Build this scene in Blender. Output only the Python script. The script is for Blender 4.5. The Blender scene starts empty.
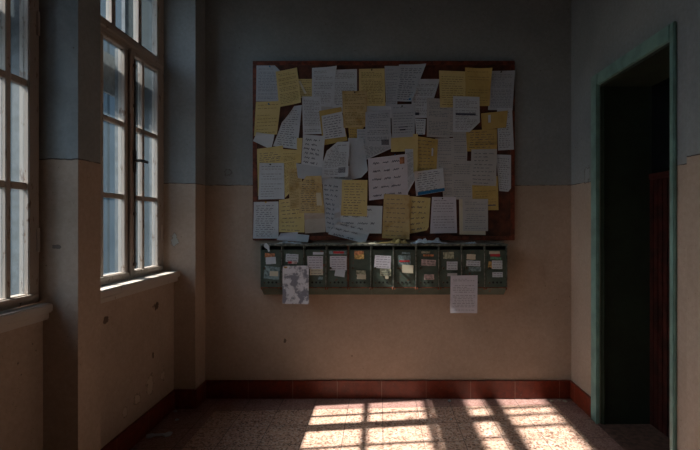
import bpy, bmesh, math, random
from mathutils import Vector, Matrix, noise
random.seed(11)
SC = bpy.context.scene
COL = SC.collection
F = 440.0; CX = 380.0; CY = 221.0; EYE = 1.5
D = F/118.0                      # distance of the back wall
UP = 3.75                        # ceiling height

# ------------------------------------------------------------------ helpers
def at(px, py, y):               # photo pixel -> point at depth y
    return Vector(((px-CX)*y/F, y, EYE-(py-CY)*y/F))
def zx(px, x):                   # depth at which plane X=x shows at pixel column px
    return F*x/(px-CX)
def link(o, parent=None):
    COL.objects.link(o)
    if parent is not None: o.parent = parent
    return o
def tag(o, label=None, cat=None, group=None, kind=None):
    if label: o['label'] = label
    if cat: o['category'] = cat
    if group: o['group'] = group
    if kind: o['kind'] = kind
    return o
def empty(name, loc=(0,0,0)):
    o = bpy.data.objects.new(name, None); o.location = loc; o.empty_display_size = .05
    return link(o)
def obj(name, bm, mats, parent=None, smooth=False, origin=None):
    me = bpy.data.meshes.new(name)
    if origin is None and parent is None:
        lo = Vector((min(v.co.x for v in bm.verts), min(v.co.y for v in bm.verts), min(v.co.z for v in bm.verts)))
        hi = Vector((max(v.co.x for v in bm.verts), max(v.co.y for v in bm.verts), max(v.co.z for v in bm.verts)))
        origin = (lo+hi)/2
    loc = Vector(origin) if origin is not None else Vector((0,0,0))
    poff = loc
    if parent is not None:
        p = parent; off = Vector((0,0,0))
        while p is not None:
            off += p.location; p = p.parent
        poff = off
        loc = Vector((0,0,0))
        bmesh.ops.translate(bm, verts=bm.verts, vec=-off)
    else:
        bmesh.ops.translate(bm, verts=bm.verts, vec=-loc)
    bmesh.ops.recalc_face_normals(bm, faces=bm.faces)
    bm.to_mesh(me); bm.free()
    if not isinstance(mats, (list, tuple)): mats = [mats]
    for m in mats: me.materials.append(m)
    if smooth:
        for p in me.polygons: p.use_smooth = True
    o = bpy.data.objects.new(name, me); o.location = loc
    return link(o, parent)
def box(bm, x0, x1, y0, y1, z0, z1, mi=0, bev=0):
    vs = [bm.verts.new((x, y, z)) for x in (x0, x1) for y in (y0, y1) for z in (z0, z1)]
    fs = []
    for f in ((0,1,3,2),(4,6,7,5),(0,4,5,1),(2,3,7,6),(0,2,6,4),(1,5,7,3)):
        fc = bm.faces.new([vs[i] for i in f]); fc.material_index = mi; fs.append(fc)
    if bev:
        es = list({e for f in fs for e in f.edges})
        bmesh.ops.bevel(bm, geom=es, offset=bev, segments=2, affect='EDGES', material=-1)
    return bm
def prism(bm, pts, axis, a, b, mi=0):
    """closed outline pts (2D) swept along axis from a to b"""
    def mk(p, t):
        if axis == 'x': return (t, p[0], p[1])
        if axis == 'y': return (p[0], t, p[1])
        return (p[0], p[1], t)
    A = [bm.verts.new(mk(p, a)) for p in pts]; B = [bm.verts.new(mk(p, b)) for p in pts]
    n = len(pts)
    for i in range(n):
        f = bm.faces.new((A[i], A[(i+1)%n], B[(i+1)%n], B[i])); f.material_index = mi
    f = bm.faces.new(A); f.material_index = mi
    f = bm.faces.new(B[::-1]); f.material_index = mi
def cyl(bm, c, axis, r, h, n=14, mi=0, r2=None):
    m = Matrix.Translation(Vector(c)) @ (Vector((0,0,1)).rotation_difference(Vector(axis))).to_matrix().to_4x4()
    g = bmesh.ops.create_cone(bm, cap_ends=True, segments=n, radius1=r, radius2=(r if r2 is None else r2), depth=h, matrix=m)
    for v in g['verts']:
        for f in v.link_faces: f.material_index = mi
B = bmesh.new

# ------------------------------------------------------------------ materials
class NT:
    def __init__(s, name):
        s.m = bpy.data.materials.new(name); s.m.use_nodes = True
        s.t = s.m.node_tree; s.t.nodes.clear()
        s.out = s.n('ShaderNodeOutputMaterial')
    def n(s, ty, **k):
        nd = s.t.nodes.new(ty)
        for a, v in k.items(): setattr(nd, a, v)
        return nd
    def l(s, a, b): s.t.links.new(a, b)
    def val(s, nd, i, v):
        if isinstance(v, bpy.types.NodeSocket): s.l(v, nd.inputs[i])
        else: nd.inputs[i].default_value = v
    def math(s, op, a, b=0.0, c=None, clamp=False):
        nd = s.n('ShaderNodeMath', operation=op, use_clamp=clamp)
        s.val(nd, 0, a); s.val(nd, 1, b)
        if c is not None: s.val(nd, 2, c)
        return nd.outputs[0]
    def mix(s, f, a, b, mode='MIX'):
        nd = s.n('ShaderNodeMix', data_type='RGBA', blend_type=mode)
        s.val(nd, 0, f)
        for i, v in ((6, a), (7, b)):
            if not isinstance(v, bpy.types.NodeSocket) and len(v) == 3: v = (*v, 1)
            s.val(nd, i, v)
        return nd.outputs[2]
    def coord(s, kind='Object'):
        return s.n('ShaderNodeTexCoord').outputs[kind]
    def pos(s): return s.n('ShaderNodeNewGeometry').outputs['Position']
    def noise(s, v, scale, detail=4, rough=.55, out=0):
        nd = s.n('ShaderNodeTexNoise'); nd.inputs['Scale'].default_value = scale
        nd.inputs['Detail'].default_value = detail; nd.inputs['Roughness'].default_value = rough
        s.l(v, nd.inputs['Vector']); return nd.outputs[out]
    def vor(s, v, scale, feature='F1', out='Distance'):
        nd = s.n('ShaderNodeTexVoronoi', feature=feature); nd.inputs['Scale'].default_value = scale
        s.l(v, nd.inputs['Vector']); return nd.outputs[out]
    def ramp(s, v, a, b, c0=0.0, c1=1.0):
        nd = s.n('ShaderNodeMapRange', interpolation_type='SMOOTHSTEP')
        s.val(nd, 0, v); nd.inputs[1].default_value = a; nd.inputs[2].default_value = b
        nd.inputs[3].default_value = c0; nd.inputs[4].default_value = c1
        return nd.outputs[0]
    def bsdf(s, col, rough=.6, metal=0.0, bump=None, bs=.3, bd=.002, spec=.5):
        b = s.n('ShaderNodeBsdfPrincipled')
        if not isinstance(col, bpy.types.NodeSocket) and len(col) == 3: col = (*col, 1)
        s.val(b, 'Base Color', col); s.val(b, 'Roughness', rough); s.val(b, 'Metallic', metal)
        b.inputs['Specular IOR Level'].default_value = spec
        if bump is not None:
            bn = s.n('ShaderNodeBump'); bn.inputs['Strength'].default_value = bs
            bn.inputs['Distance'].default_value = bd; s.l(bump, bn.inputs['Height'])
            s.l(bn.outputs[0], b.inputs['Normal'])
        s.l(b.outputs[0], s.out.inputs[0]); return b

def simple(name, col, rough=.6, metal=0, var=.12, scale=20, bs=.15, spec=.5):
    t = NT(name); p = t.pos(); n = t.noise(p, scale)
    dark = tuple(c*(1-var*2) for c in col); lite = tuple(min(1, c*(1+var)) for c in col)
    t.bsdf(t.mix(t.ramp(n, .3, .7), dark, lite), rough, metal, n, bs, .002, spec); return t.m

def wall_material(name, peels=(), upper=(.285,.325,.345), lower=(.46,.37,.30)):  # upper coat darkened and blued to mimic dimness towards the ceiling
    t = NT(name); p = t.pos()
    sep = t.n('ShaderNodeSeparateXYZ'); t.l(p, sep.inputs[0]); z = sep.outputs[2]
    wob = t.noise(p, 7, 6, .7)
    zz = t.math('ADD', z, t.math('MULTIPLY', t.math('SUBTRACT', wob, .5), .022))
    up = t.ramp(zz, 1.800, 1.806)
    blot = t.noise(p, 2.3, 5)
    low = t.mix(t.ramp(blot, .3, .7), tuple(c*.86 for c in lower), lower)
    upp = t.mix(t.ramp(blot, .3, .7), tuple(c*.85 for c in upper), upper)
    col = t.mix(up, low, upp)
    fine = t.noise(p, 42, 8, .7)
    col = t.mix(t.ramp(fine, .25, .8, .25, 0), col, (.25,.2,.16), 'MULTIPLY')
    # crack along the paint line
    line = t.math('ABSOLUTE', t.math('SUBTRACT', zz, 1.803))
    cr = t.math('MULTIPLY', t.ramp(line, .0045, .0015), t.ramp(t.noise(p, 9, 2), .35, .5, .25, .95))
    col = t.mix(cr, col, (.05,.04,.035))
    # small chips and fly specks
    v = t.vor(p, 17); ms = t.noise(p, 3.1, 3)
    chip = t.math('MULTIPLY', t.ramp(t.math('ADD', v, t.math('MULTIPLY', fine, .12)), .15, .11), t.ramp(ms, .52, .6))
    col = t.mix(t.math('MULTIPLY', chip, .75), col, (.09,.07,.055))
    v2 = t.vor(p, 46); sp = t.math('MULTIPLY', t.ramp(v2, .13, .09), t.ramp(t.noise(p, 5.3, 2), .5, .6))
    col = t.mix(t.math('MULTIPLY', sp, .6), col, (.12,.09,.07))
    h = t.math('SUBTRACT', fine, t.math('MULTIPLY', t.math('MAXIMUM', chip, cr), 1.2))
    for (c, r, pc) in peels:
        sub = t.n('ShaderNodeVectorMath', operation='SUBTRACT'); t.l(p, sub.inputs[0]); sub.inputs[1].default_value = c
        dv = t.n('ShaderNodeVectorMath', operation='DIVIDE'); t.l(sub.outputs[0], dv.inputs[0]); dv.inputs[1].default_value = r
        ln = t.n('ShaderNodeVectorMath', operation='LENGTH'); t.l(dv.outputs[0], ln.inputs[0])
        d = t.math('ADD', ln.outputs['Value'], t.math('MULTIPLY', t.math('SUBTRACT', t.noise(p, 24, 4, .65), .5), 2.2))
        msk = t.ramp(d, .86, .80)
        rim = t.math('MULTIPLY', t.ramp(d, 1.0, .90), t.ramp(d, .70, .84))
        col = t.mix(msk, col, pc); col = t.mix(t.math('MULTIPLY', rim, .5), col, (.05,.035,.025))
        h = t.math('SUBTRACT', h, t.math('MULTIPLY', msk, 1.6))
    t.bsdf(col, .78, 0, h, .35, .004, .25)
    return t.m

def paint_wood(name, col, under, amt=.5, rough=.5):
    t = NT(name); p = t.pos()
    mp = t.n('ShaderNodeMapping'); mp.inputs['Scale'].default_value = (1, 1, .35); t.l(p, mp.inputs[0])
    n = t.noise(mp.outputs[0], 34, 6, .7); n2 = t.noise(p, 6, 3)
    msk = t.ramp(t.math('ADD', n, t.math('MULTIPLY', n2, .35)), amt+.16, amt+.24)
    c = t.mix(msk, col, under)
    c = t.mix(t.ramp(t.noise(p, 11), .3, .7), c, tuple(x*.72 for x in col), 'MIX') if False else c
    t.bsdf(c, rough, 0, t.math('SUBTRACT', n, msk), .3, .002, .4); return t.m

def floor_material():
    t = NT('terrazzo_tiles'); p = t.pos()
    sep = t.n('ShaderNodeSeparateXYZ'); t.l(p, sep.inputs[0]); x, y = sep.outputs[0], sep.outputs[1]
    T = .2775
    # one slow skew of the laying grid, as the rows run slightly out of true
    ys = t.math('ADD', y, t.math('MULTIPLY', x, -.045))
    def grid(a, off):
        q = t.math('DIVIDE', t.math('SUBTRACT', a, off), T)
        fr = t.math('FRACT', t.math('ADD', q, 100.0))
        return t.math('MULTIPLY', t.math('MINIMUM', fr, t.math('SUBTRACT', 1.0, fr)), T), t.math('FLOOR', t.math('ADD', q, 100.0))
    dx, ix = grid(x, .02); dy, iy = grid(ys, 3.53)
    cmb = t.n('ShaderNodeCombineXYZ'); t.l(ix, cmb.inputs[0]); t.l(iy, cmb.inputs[1])
    wn = t.n('ShaderNodeTexWhiteNoise', noise_dimensions='3D'); t.l(cmb.outputs[0], wn.inputs[0])
    joint = t.math('MULTIPLY', t.ramp(t.math('MINIMUM', dx, dy), .0036, .0016), .75)
    v = t.vor(p, 125, out='Color'); sv = t.n('ShaderNodeSeparateColor'); t.l(v, sv.inputs[0])
    chips = sv.outputs[0]
    v2 = t.vor(p, 90, out='Color'); sv2 = t.n('ShaderNodeSeparateColor'); t.l(v2, sv2.inputs[0])
    base = t.mix(t.ramp(chips, .1, .9), (.52,.325,.24), (.63,.425,.34))
    base = t.mix(t.ramp(sv2.outputs[0], .70, .74), base, (.20,.11,.08))
    base = t.mix(t.ramp(sv2.outputs[1], .80, .84), base, (.66,.53,.46))
    base = t.mix(t.math('MULTIPLY', wn.outputs[0], .25), base, (.50,.34,.24))
    pink = t.mix(t.ramp(chips, .1, .9), (.24,.13,.11), (.42,.27,.24))
    bmask = t.math('MAXIMUM', t.ramp(ys, 3.528, 3.532), t.math('MAXIMUM', t.ramp(x, 1.427, 1.431), t.ramp(x, -1.300, -1.304)))
    col = t.mix(bmask, base, pink)
    col = t.mix(joint, col, (.045,.03,.025))
    dirt = t.noise(p, 3.5, 7, .65)
    col = t.mix(t.ramp(dirt,   .45, .78, 0, .3), col, (.10,.065,.045))
    b = t.bsdf(col, t.ramp(t.noise(p, 8, 5), .3, .7, .42, .68), 0, t.math('SUBTRACT', t.math('MULTIPLY', chips, .15), joint), .3, .0015, .4)
    return t.m

def baseboard_material():
    t = NT('oxblood_tile'); p = t.pos()
    sep = t.n('ShaderNodeSeparateXYZ'); t.l(p, sep.inputs[0])
    s = t.math('ADD', sep.outputs[0], sep.outputs[1])
    fr = t.math('FRACT', t.math('ADD', t.math('DIVIDE', t.math('SUBTRACT', s, .35), .375), 50.0))
    j = t.ramp(t.math('MINIMUM', fr, t.math('SUBTRACT', 1.0, fr)), .008, .004)
    n = t.noise(p, 26, 7, .7)
    c = t.mix(t.ramp(n, .3, .75), (.10,.014,.004), (.20,.026,.008))
    sc = t.math('MULTIPLY', t.ramp(t.noise(p, 60, 3), .70, .75), .35)
    c = t.mix(sc, c, (.42,.30,.25)); c = t.mix(t.math('MULTIPLY', j, .7), c, (.33,.2,.16))
    t.bsdf(c, .42, 0, n, .12, .002, .5); return t.m

M = {}
def wpt(px, py, X): y = zx(px, X); return tuple(at(px, py, y))
peL = [(wpt(150, 386, -1.652), (.3, .05, .075), (.46,.38,.31)), (wpt(137, 399, -1.652), (.3, .04, .045), (.46,.38,.31)),
       (wpt(125, 413, -1.652), (.3, .03, .035), (.44,.36,.30)), (wpt(163, 376, -1.652), (.3, .04, .04), (.44,.36,.30)),
       (wpt(156, 306, -1.652), (.3, .045, .03), (.10,.07,.05)), (wpt(153, 355, -1.652), (.3, .012, .03), (.10,.07,.05)),
       (wpt(106, 320, -1.652), (.3, .03, .025), (.10,.07,.05)),
       (tuple(at(175, 240, 3.528)), (.03, .05, .06), (.38,.41,.41)), (tuple(at(57, 247, 2.157)), (.022, .05, .012), (.14,.12,.11)),
       (tuple(at(20, 317, 1.9)), (.06,.05,.03), (.12,.09,.07))]
peR = [(wpt(587, 175, 1.62), (.3, .05, .07), (.27,.30,.31))]
peB = [(tuple(at(285, 341, D)), (.012, .3, .02), (.12,.09,.07)), (tuple(at(228, 172, D)), (.04,.3,.03), (.22,.25,.26)),
       (tuple(at(352, 356, D)), (.006,.3,.008), (.15,.11,.09))]
M['wall_l'] = wall_material('plaster_window_wall', peL)
M['wall_b'] = wall_material('plaster_back_wall', peB)
M['wall_r'] = wall_material('plaster_door_wall', peR)
M['floor'] = floor_material()
M['base'] = baseboard_material()
M['ceil'] = simple('ceiling_plaster', (.10,.11,.115), .9, 0, .08, 3)
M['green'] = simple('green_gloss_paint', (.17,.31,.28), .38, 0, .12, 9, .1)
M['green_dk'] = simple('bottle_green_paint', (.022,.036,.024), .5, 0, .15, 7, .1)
M['sash'] = paint_wood('flaking_window_paint', (.37,.325,.28), (.15,.09,.055), .60)
M['sill'] = paint_wood('worn_sill_paint', (.46,.42,.38), (.20,.15,.12), .64)
M['iron'] = simple('dark_iron', (.07,.06,.05), .5, .6, .2, 60)
M['board'] = simple('red_brown_board', (.09,.025,.012), .55, 0, .3, 14)
M['rail'] = simple('red_brown_frame_wood', (.15,.036,.018), .45, 0, .3, 22)
M['redwood'] = simple('dark_red_wood', (.042,.010,.008), .35, 0, .4, 12)
M['threshold'] = simple('threshold_stone', (.13,.075,.06), .6, 0, .25, 30)
M['outer'] = simple('dimmed_outer_paint', (.085,.10,.11), .6, 0, .2, 20)  # coloured dark to dim the sunlit outer frames; also on far roofs

def glass_material():
    t = NT('dusty_glass'); p = t.pos()
    tr = t.n('ShaderNodeBsdfTransparent'); tr.inputs[0].default_value = (.80,.86,.90,1)
    tl = t.n('ShaderNodeBsdfTranslucent'); tl.inputs[0].default_value = (.40,.56,.66,1)
    gl = t.n('ShaderNodeBsdfGlossy'); gl.inputs['Roughness'].default_value = .08
    m1 = t.n('ShaderNodeMixShader'); t.l(t.ramp(t.noise(p, 5, 6, .7), .3, .8, .014, .022), m1.inputs[0])
    t.l(tr.outputs[0], m1.inputs[1]); t.l(tl.outputs[0], m1.inputs[2])
    m2 = t.n('ShaderNodeMixShader'); m2.inputs[0].default_value = .04
    t.l(m1.outputs[0], m2.inputs[1]); t.l(gl.outputs[0], m2.inputs[2])
    t.l(m2.outputs[0], t.out.inputs[0]); return t.m
M['glass'] = glass_material()
M['dark_glass'] = simple('black_glass', (.006,.008,.010), .12, 0, .1, 5, 0)

def metal_material():
    t = NT('green_enamel_steel'); p = t.pos()
    n = t.noise(p, 30, 7, .7); n2 = t.noise(p, 8, 4)
    c = t.mix(t.ramp(n2, .3, .7), (.052,.082,.068), (.088,.122,.102))
    r = t.ramp(t.math('ADD', t.math('MULTIPLY', n, .7), t.math('MULTIPLY', n2, .4)), .64, .70)
    c = t.mix(r, c, (.17,.05,.022))
    t.bsdf(c, .5, .15, n, .25, .001, .45); return t.m
M['steel'] = metal_material()
M['steel_top'] = simple('worn_steel_edge', (.20,.225,.205), .5, .2, .35, 45)
M['rust'] = simple('rust', (.19,.055,.022), .85, 0, .35, 60)
M['void'] = simple('slot_shade_black', (.012,.013,.012), .8, 0, .1, 10)  # black standing in for the shade inside slots and holes
M['lock'] = simple('tarnished_lock', (.10,.085,.06), .35, .8, .2, 90)

def paper_material(name, col, stain, sa=.25):
    t = NT(name); p = t.pos(); n = t.noise(p, 11, 6, .7); n2 = t.noise(p, 90, 3)
    c = t.mix(t.ramp(n, .42, .75, 0, sa*2), col, stain)
    b = t.bsdf(c, .75, 0, t.math('ADD', t.math('MULTIPLY', n, 1.0), t.math('MULTIPLY', n2, .1)), .5, .004, .15)
    return t.m
PM = {'w': paper_material('white_paper', (.50,.57,.64), (.40,.45,.50)),
      'w2': paper_material('dull_white_paper', (.41,.47,.54), (.34,.39,.44)), 'w3': paper_material('clean_white_paper', (.53,.59,.65), (.43,.48,.53)),
      'g': paper_material('grey_paper', (.43,.45,.46), (.34,.35,.34)),
      'p': paper_material('lilac_white_paper', (.55,.56,.64), (.44,.44,.50)),
      'y': paper_material('yellow_paper', (.60,.51,.24), (.48,.36,.13)),
      'o': paper_material('ochre_paper', (.50,.38,.14), (.36,.24,.07)),
      't': paper_material('tan_aged_paper', (.52,.42,.22), (.38,.25,.09), .5),
      'c': paper_material('cream_paper', (.55,.53,.42), (.42,.38,.26)),
      'n': paper_material('beige_crumpled_paper', (.46,.42,.37), (.34,.30,.26))}
INK = simple('blue_black_ink', (.07,.08,.12), .8, 0, .1)
INKG = simple('grey_ink', (.22,.24,.28), .8, 0, .1)
INKY = simple('brown_ink', (.22,.18,.08), .8, 0, .1)
BLUE = simple('blue_marker', (.02,.17,.38), .6, 0, .1)
STAMP = simple('orange_stamp', (.45,.20,.10), .7, 0, .2)
RED = simple('red_print', (.50,.04,.05), .6, 0, .1)

# ------------------------------------------------------------------ room shell
XR = 1.62; XP = 1.44; XL = -1.48; XA = -1.652; XO = -2.0
YB = -2.6
WIN = [(2.330, 3.528), (.959, 2.157)]
HEAD = 3.42
bm = B(); box(bm, -2.0, 2.3, YB-.2, D+.2, -.15, 0); fl = obj('floor', bm, M['floor']); tag(fl, kind='structure')
bm = B(); box(bm, -2.0, 2.3, YB-.2, D+.2, UP, UP+.15); tag(obj('ceiling', bm, M['ceil']), kind='structure')
bm = B(); box(bm, -2.0, 2.3, D, D+.2, 0, UP); tag(obj('wall_back', bm, M['wall_b']), kind='structure')
bm = B(); box(bm, -2.0, 2.3, YB-.2, YB, 0, UP); tag(obj('wall_front', bm, M['wall_r']), kind='structure')
bm = B()
XM = -1.78
def wallbox(x1, y0, y1, z0, z1):     # inner plaster and an outer face darkened against sunlight, in one wall
    box(bm, XM, x1, y0, y1, z0, z1, 0); box(bm, XO, XM, y0, y1, z0, z1, 1)
edges = [D]
for a, b in WIN: edges += [b, a]
edges.append(YB)
for i in range(0, len(edges), 2): wallbox(XL, edges[i+1], edges[i], 0, UP)
for a, b in WIN:
    wallbox(XA, a, b, 0, 1.05); wallbox(XL, a, b, HEAD, UP)
tag(obj('wall_left', bm, [M['wall_l'], simple('dimmed_outer_render', (.10,.12,.13), .9, 0, .1, 8)]), kind='structure')  # outer render darkened to tone down its sunlit reveals
# right wall with the door opening and a pilaster
ZF = zx(600, XR); ZN = zx(673, XR); YD0, YD1 = ZN, ZF; DT = 2.50
bm = B()
box(bm, XR, 2.05, YD1, D, 0, UP)
box(bm, XR, 2.05, YB, YD0, 0, UP)
box(bm, XR, 2.05, YD0, YD1, DT, UP)
box(bm, XP, XR, YB, F/213.0, 0, UP)
tag(obj('wall_right', bm, M['wall_r']), kind='structure')
# baseboards
H0 = .153
def skirting(pairs, name):
    bm = B()
    for (x0, x1, y0, y1) in pairs:
        box(bm, x0, x1, y0, y1, 0, H0, 0, .004)
    tag(obj(name, bm, M['base']), kind='structure')
skirting([(XL, XR, D-.018, D)], 'baseboard_back')
sk = []
prev = D-.018
for a, b in WIN:
    sk += [(XL, XL+.018, b-.018, prev), (XA+.018, XL, b-.018, b), (XA, XA+.018, a, b), (XA+.018, XL, a, a+.018)]
    prev = a+.018
sk.append((XL, XL+.018, YB, prev))
skirting(sk, 'baseboard_left')
skirting([(XR-.018, XR, zx(593.5, XR), D-.018), (XR-.018, XR, F/213.0, zx(677, XR)), (XP, XR-.018, F/213.0, F/213.0+.018), (XP-.018, XP, YB, F/213.0+.018)], 'baseboard_right')

# ------------------------------------------------------------------ windows
def make_window(n, y0, y1, XW, inset, ref, mid_z):
    """y0..y1 recess; XW plane of the casements"""
    w = empty('window_%d' % n, (XW, (y0+y1)/2, 1.05)); tag(w, kind='structure')
    yc = ref(128.5); ye = y1
    zb, zt = 1.12, 2.69
    # fixed frame and transom
    bm = B()
    x0, x1 = XW-.045, XW; xo0 = XW-.085
    box(bm, x0, x1, y1-.055, y1, 1.10, HEAD); box(bm, x0, x1, y0, y0+.055, 1.10, HEAD)
    box(bm, x0, x1, y0+.055, y1-.055, 1.10, 1.135); box(bm, x0, x1, y0+.055, y1-.055, HEAD-.05, HEAD)
    box(bm, x1-.045, x1+.008, y0+.055, y1-.055, 2.685, 2.775, 0, .006)
    box(bm, x1+.008, x1+.022, y0+.055, y1-.055, 2.71, 2.75, 0, .005)
    box(bm, x0, x1-.01, yc-.02, yc+.02, 1.135, 2.685, 0, .004)
    obj('window_frame', bm, M['sash'], w)
    bm = B()
    box(bm, xo0, x0-.0005, y1-.055, y1, 1.10, HEAD); box(bm, xo0, x0-.0005, y0, y0+.055, 1.10, HEAD)
    box(bm, xo0, x0-.0005, y0+.055, y1-.055, 1.10, 1.135); box(bm, xo0, x0-.0005, y0+.055, y1-.055, HEAD-.05, HEAD)
    box(bm, xo0, x0-.0005, yc-.02, yc+.02, 1.135, 2.685, 0, .004)
    obj('dimmed_frame_back', bm, M['outer'], w)  # outdoor half of the frame, coloured dark to subdue the sun on it
    # fanlight over the transom
    bm = B(); ym = ref(141); yo = 2*yc-ym
    ya, yb = y0+.055, y1-.055
    box(bm, XW-.045, XW-.005, ya, ya+.04, 2.775, HEAD-.05); box(bm, XW-.045, XW-.005, yb-.04, yb, 2.775, HEAD-.05)
    box(bm, XW-.045, XW-.005, ya+.04, yb-.04, 2.775, 2.783); box(bm, XW-.045, XW-.005, ya+.04, yb-.04, HEAD-.09, HEAD-.05)
    for q in (ym, yo): box(bm, XW-.043, XW-.007, q-.022, q+.022, 2.783, HEAD-.09)
    fo = obj('fanlight', bm, M['sash'], w)
    for a, b in ((ya+.04, yo-.022), (yo+.022, ym-.022), (ym+.022, yb-.04)):
        bm = B(); box(bm, XW-.028, XW-.024, a, b, 2.783, HEAD-.09); obj('pane', bm, M['glass'], fo)
    # two casements, each two panes wide and three high
    for side in (1, -1):
        ys_a = yc+side*.022; ys_b = (y1-inset) if side > 0 else (y0+inset)
        lo, hi = min(ys_a, ys_b), max(ys_a, ys_b)
        bm = B(); X0, X1 = XW-.04, XW+.008
        sa, sb = (.034, .050) if side > 0 else (.050, .034)
        box(bm, X0, X1, lo, lo+sa, zb, zt, 0, .004); box(bm, X0, X1, hi-sb, hi, zb, zt, 0, .004)
        box(bm, X0, X1, lo+sa, hi-sb, zb, zb+.034, 0, .004); box(bm, X0, X1, lo+sa, hi-sb, zt-.025, zt, 0, .004)
        box(bm, X1, X1+.016, lo+.004, hi-.004, zb+.004, zb+.030, 0, .004)      # weather bar
        mid = mid_z if side > 0 else mid_z-.48
        box(bm, X0+.006, X1-.006, mid-.014, mid+.014, zb+.034, zt-.025, 0, .003)
        for z in (1.665, 2.155):
            box(bm, X0+.008, X1-.008, lo+sa, mid-.014, z-.016, z+.016, 0, .003)
            box(bm, X0+.008, X1-.008, mid+.014, hi-sb, z-.016, z+.016, 0, .003)
        if side > 0: box(bm, X1, X1+.014, lo-.03, lo+.018, zb, zt, 0, .004)   # cover strip over the meeting
        s = obj('casement', bm, M['sash'], w)
        zs = [zb+.034, 1.649, 1.681, 2.139, 2.171, zt-.025]
        for a, b in ((lo+sa, mid-.014), (mid+.014, hi-sb)):
            for q in range(3):
                bm = B(); box(bm, XW-.018, XW-.014, a, b, zs[2*q], zs[2*q+1]); obj('pane', bm, M['glass'], s)
        # hinges
        he = hi if side > 0 else lo
        for z in (1.40, 2.45):
            bm = B(); cyl(bm, (X1+.006, he, z), (0,0,1), .007, .10); cyl(bm, (X1+.006, he, z+.055), (0,0,1), .006, .02)
            obj('hinge', bm, M['sill'], s)
        if side > 0:
            bm = B(); hz = 1.92; yy = lo+.005; xx = X1+.016
            box(bm, xx, xx+.010, yy-.016, yy+.016, hz-.085, hz+.075, 0, .004)
            cyl(bm, (xx+.025, yy, hz), (1,0,0), .010, .04)
            box(bm, xx+.038, xx+.052, yy-.01, yy+.095, hz-.009, hz+.010, 0, .004)
            obj('handle', bm, M['iron'], s)
            bm = B(); cyl(bm, (xx+.006, yy, 1.9), (0,0,1), .005, 1.45)
            for z in (1.2, 1.55, 2.3, 2.58): box(bm, xx-.001, xx+.012, yy-.013, yy+.013, z-.012, z+.012, 0, .003)
            obj('bolt_rod', bm, M['iron'], s)
    # sill board
    bm = B(); box(bm, XW, XA+.055, y0+.002, y1-.002, 1.055, 1.100, 0, .007)
    box(bm, XA+.001, XA+.035, y0+.003, y1-.003, 1.02, 1.055, 0, .005)
    obj('window_sill', bm, M['sill'], w)
    # outer storm window frame, plus bars added to block sun
    bm = B(); xa, xb = XO+.01, XO+.06
    box(bm, xa, xb, y0, y0+.05, 1.08, HEAD); box(bm, xa, xb, y1-.05, y1, 1.08, HEAD)
    box(bm, xa, xb, y0+.05, y1-.05, 1.08, 1.12); box(bm, xa, xb, yc-.02, yc+.02, 1.12, HEAD)
    ha = (.42-(XO+.035))/KS; hb = (.70-(XO+.035))/KS  # added crossbar, heights set to cast the gap between sun patches
    box(bm, xa+.012, xb-.012, y1-.16, y1-.05, 2.7, HEAD-.001)  # added blocker that keeps the sun off the letterbox shelf
    box(bm, xa+.012, xb-.012, y0+.05, yc-.02, ha, hb); box(bm, xa+.012, xb-.012, yc+.02, y1-.05, ha, hb)
    obj('outer_frame_with_blockers', bm, M['outer'], w)
    return w
KS = .985
W2 = -1.735; W1 = -1.672
make_window(1, WIN[0][0], WIN[0][1], W2, .058, lambda px: zx(px, W2), 3.225)
sh = WIN[0][0]-WIN[1][0]
make_window(2, WIN[1][0], WIN[1][1], W1, .022, lambda px: zx(px, W2)-sh, 1.978)

# ------------------------------------------------------------------ door
d = empty('door_1', (1.8, (YD0+YD1)/2, 0)); tag(d, kind='structure')
bm = B()   # casing on the wall face
cf0, cf1 = YD1, zx(593.5, XR); cn0, cn1 = zx(677.5, XR), YD0
CT = 2.59
box(bm, XR-.022, XR, cf0, cf1, 0, CT, 0, .005); box(bm, XR-.022, XR, cn0, cn1, 0, CT, 0, .005)
box(bm, XR-.022, XR, cn1, cf0, DT, CT, 0, .005)
box(bm, XR-.027, XR-.022, cf0+.003, cf0+.018, 0, DT+.018, 0, .002)
obj('door_casing', bm, M['green'], d)
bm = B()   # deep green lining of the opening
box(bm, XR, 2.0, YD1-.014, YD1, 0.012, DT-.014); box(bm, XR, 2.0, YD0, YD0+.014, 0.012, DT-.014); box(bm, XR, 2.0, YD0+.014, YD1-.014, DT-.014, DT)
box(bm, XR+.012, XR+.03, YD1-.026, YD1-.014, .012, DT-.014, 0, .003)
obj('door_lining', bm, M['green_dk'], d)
bm = B(); box(bm, XR-.02, 2.0, YD0, YD1, 0, .012, 0, .004); obj('threshold', bm, M['threshold'], d)
bm = B()   # leaf: beaded boards below, dark glazing above
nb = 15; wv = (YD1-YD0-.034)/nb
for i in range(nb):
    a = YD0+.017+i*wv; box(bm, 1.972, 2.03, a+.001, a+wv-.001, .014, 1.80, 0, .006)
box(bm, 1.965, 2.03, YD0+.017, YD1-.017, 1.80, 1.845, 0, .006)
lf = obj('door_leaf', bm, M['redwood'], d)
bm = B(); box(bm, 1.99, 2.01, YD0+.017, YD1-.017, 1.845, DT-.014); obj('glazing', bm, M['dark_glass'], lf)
bm = B(); hy = 2.72; cyl(bm, (1.955, hy, 1.02), (1,0,0), .012, .04); box(bm, 1.93, 1.945, hy-.01, hy+.11, 1.01, 1.03, 0, .004); box(bm, 1.962, 1.972, hy-.02, hy+.02, .93, 1.09, 0, .003)
obj('handle', bm, M['iron'], lf)

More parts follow.
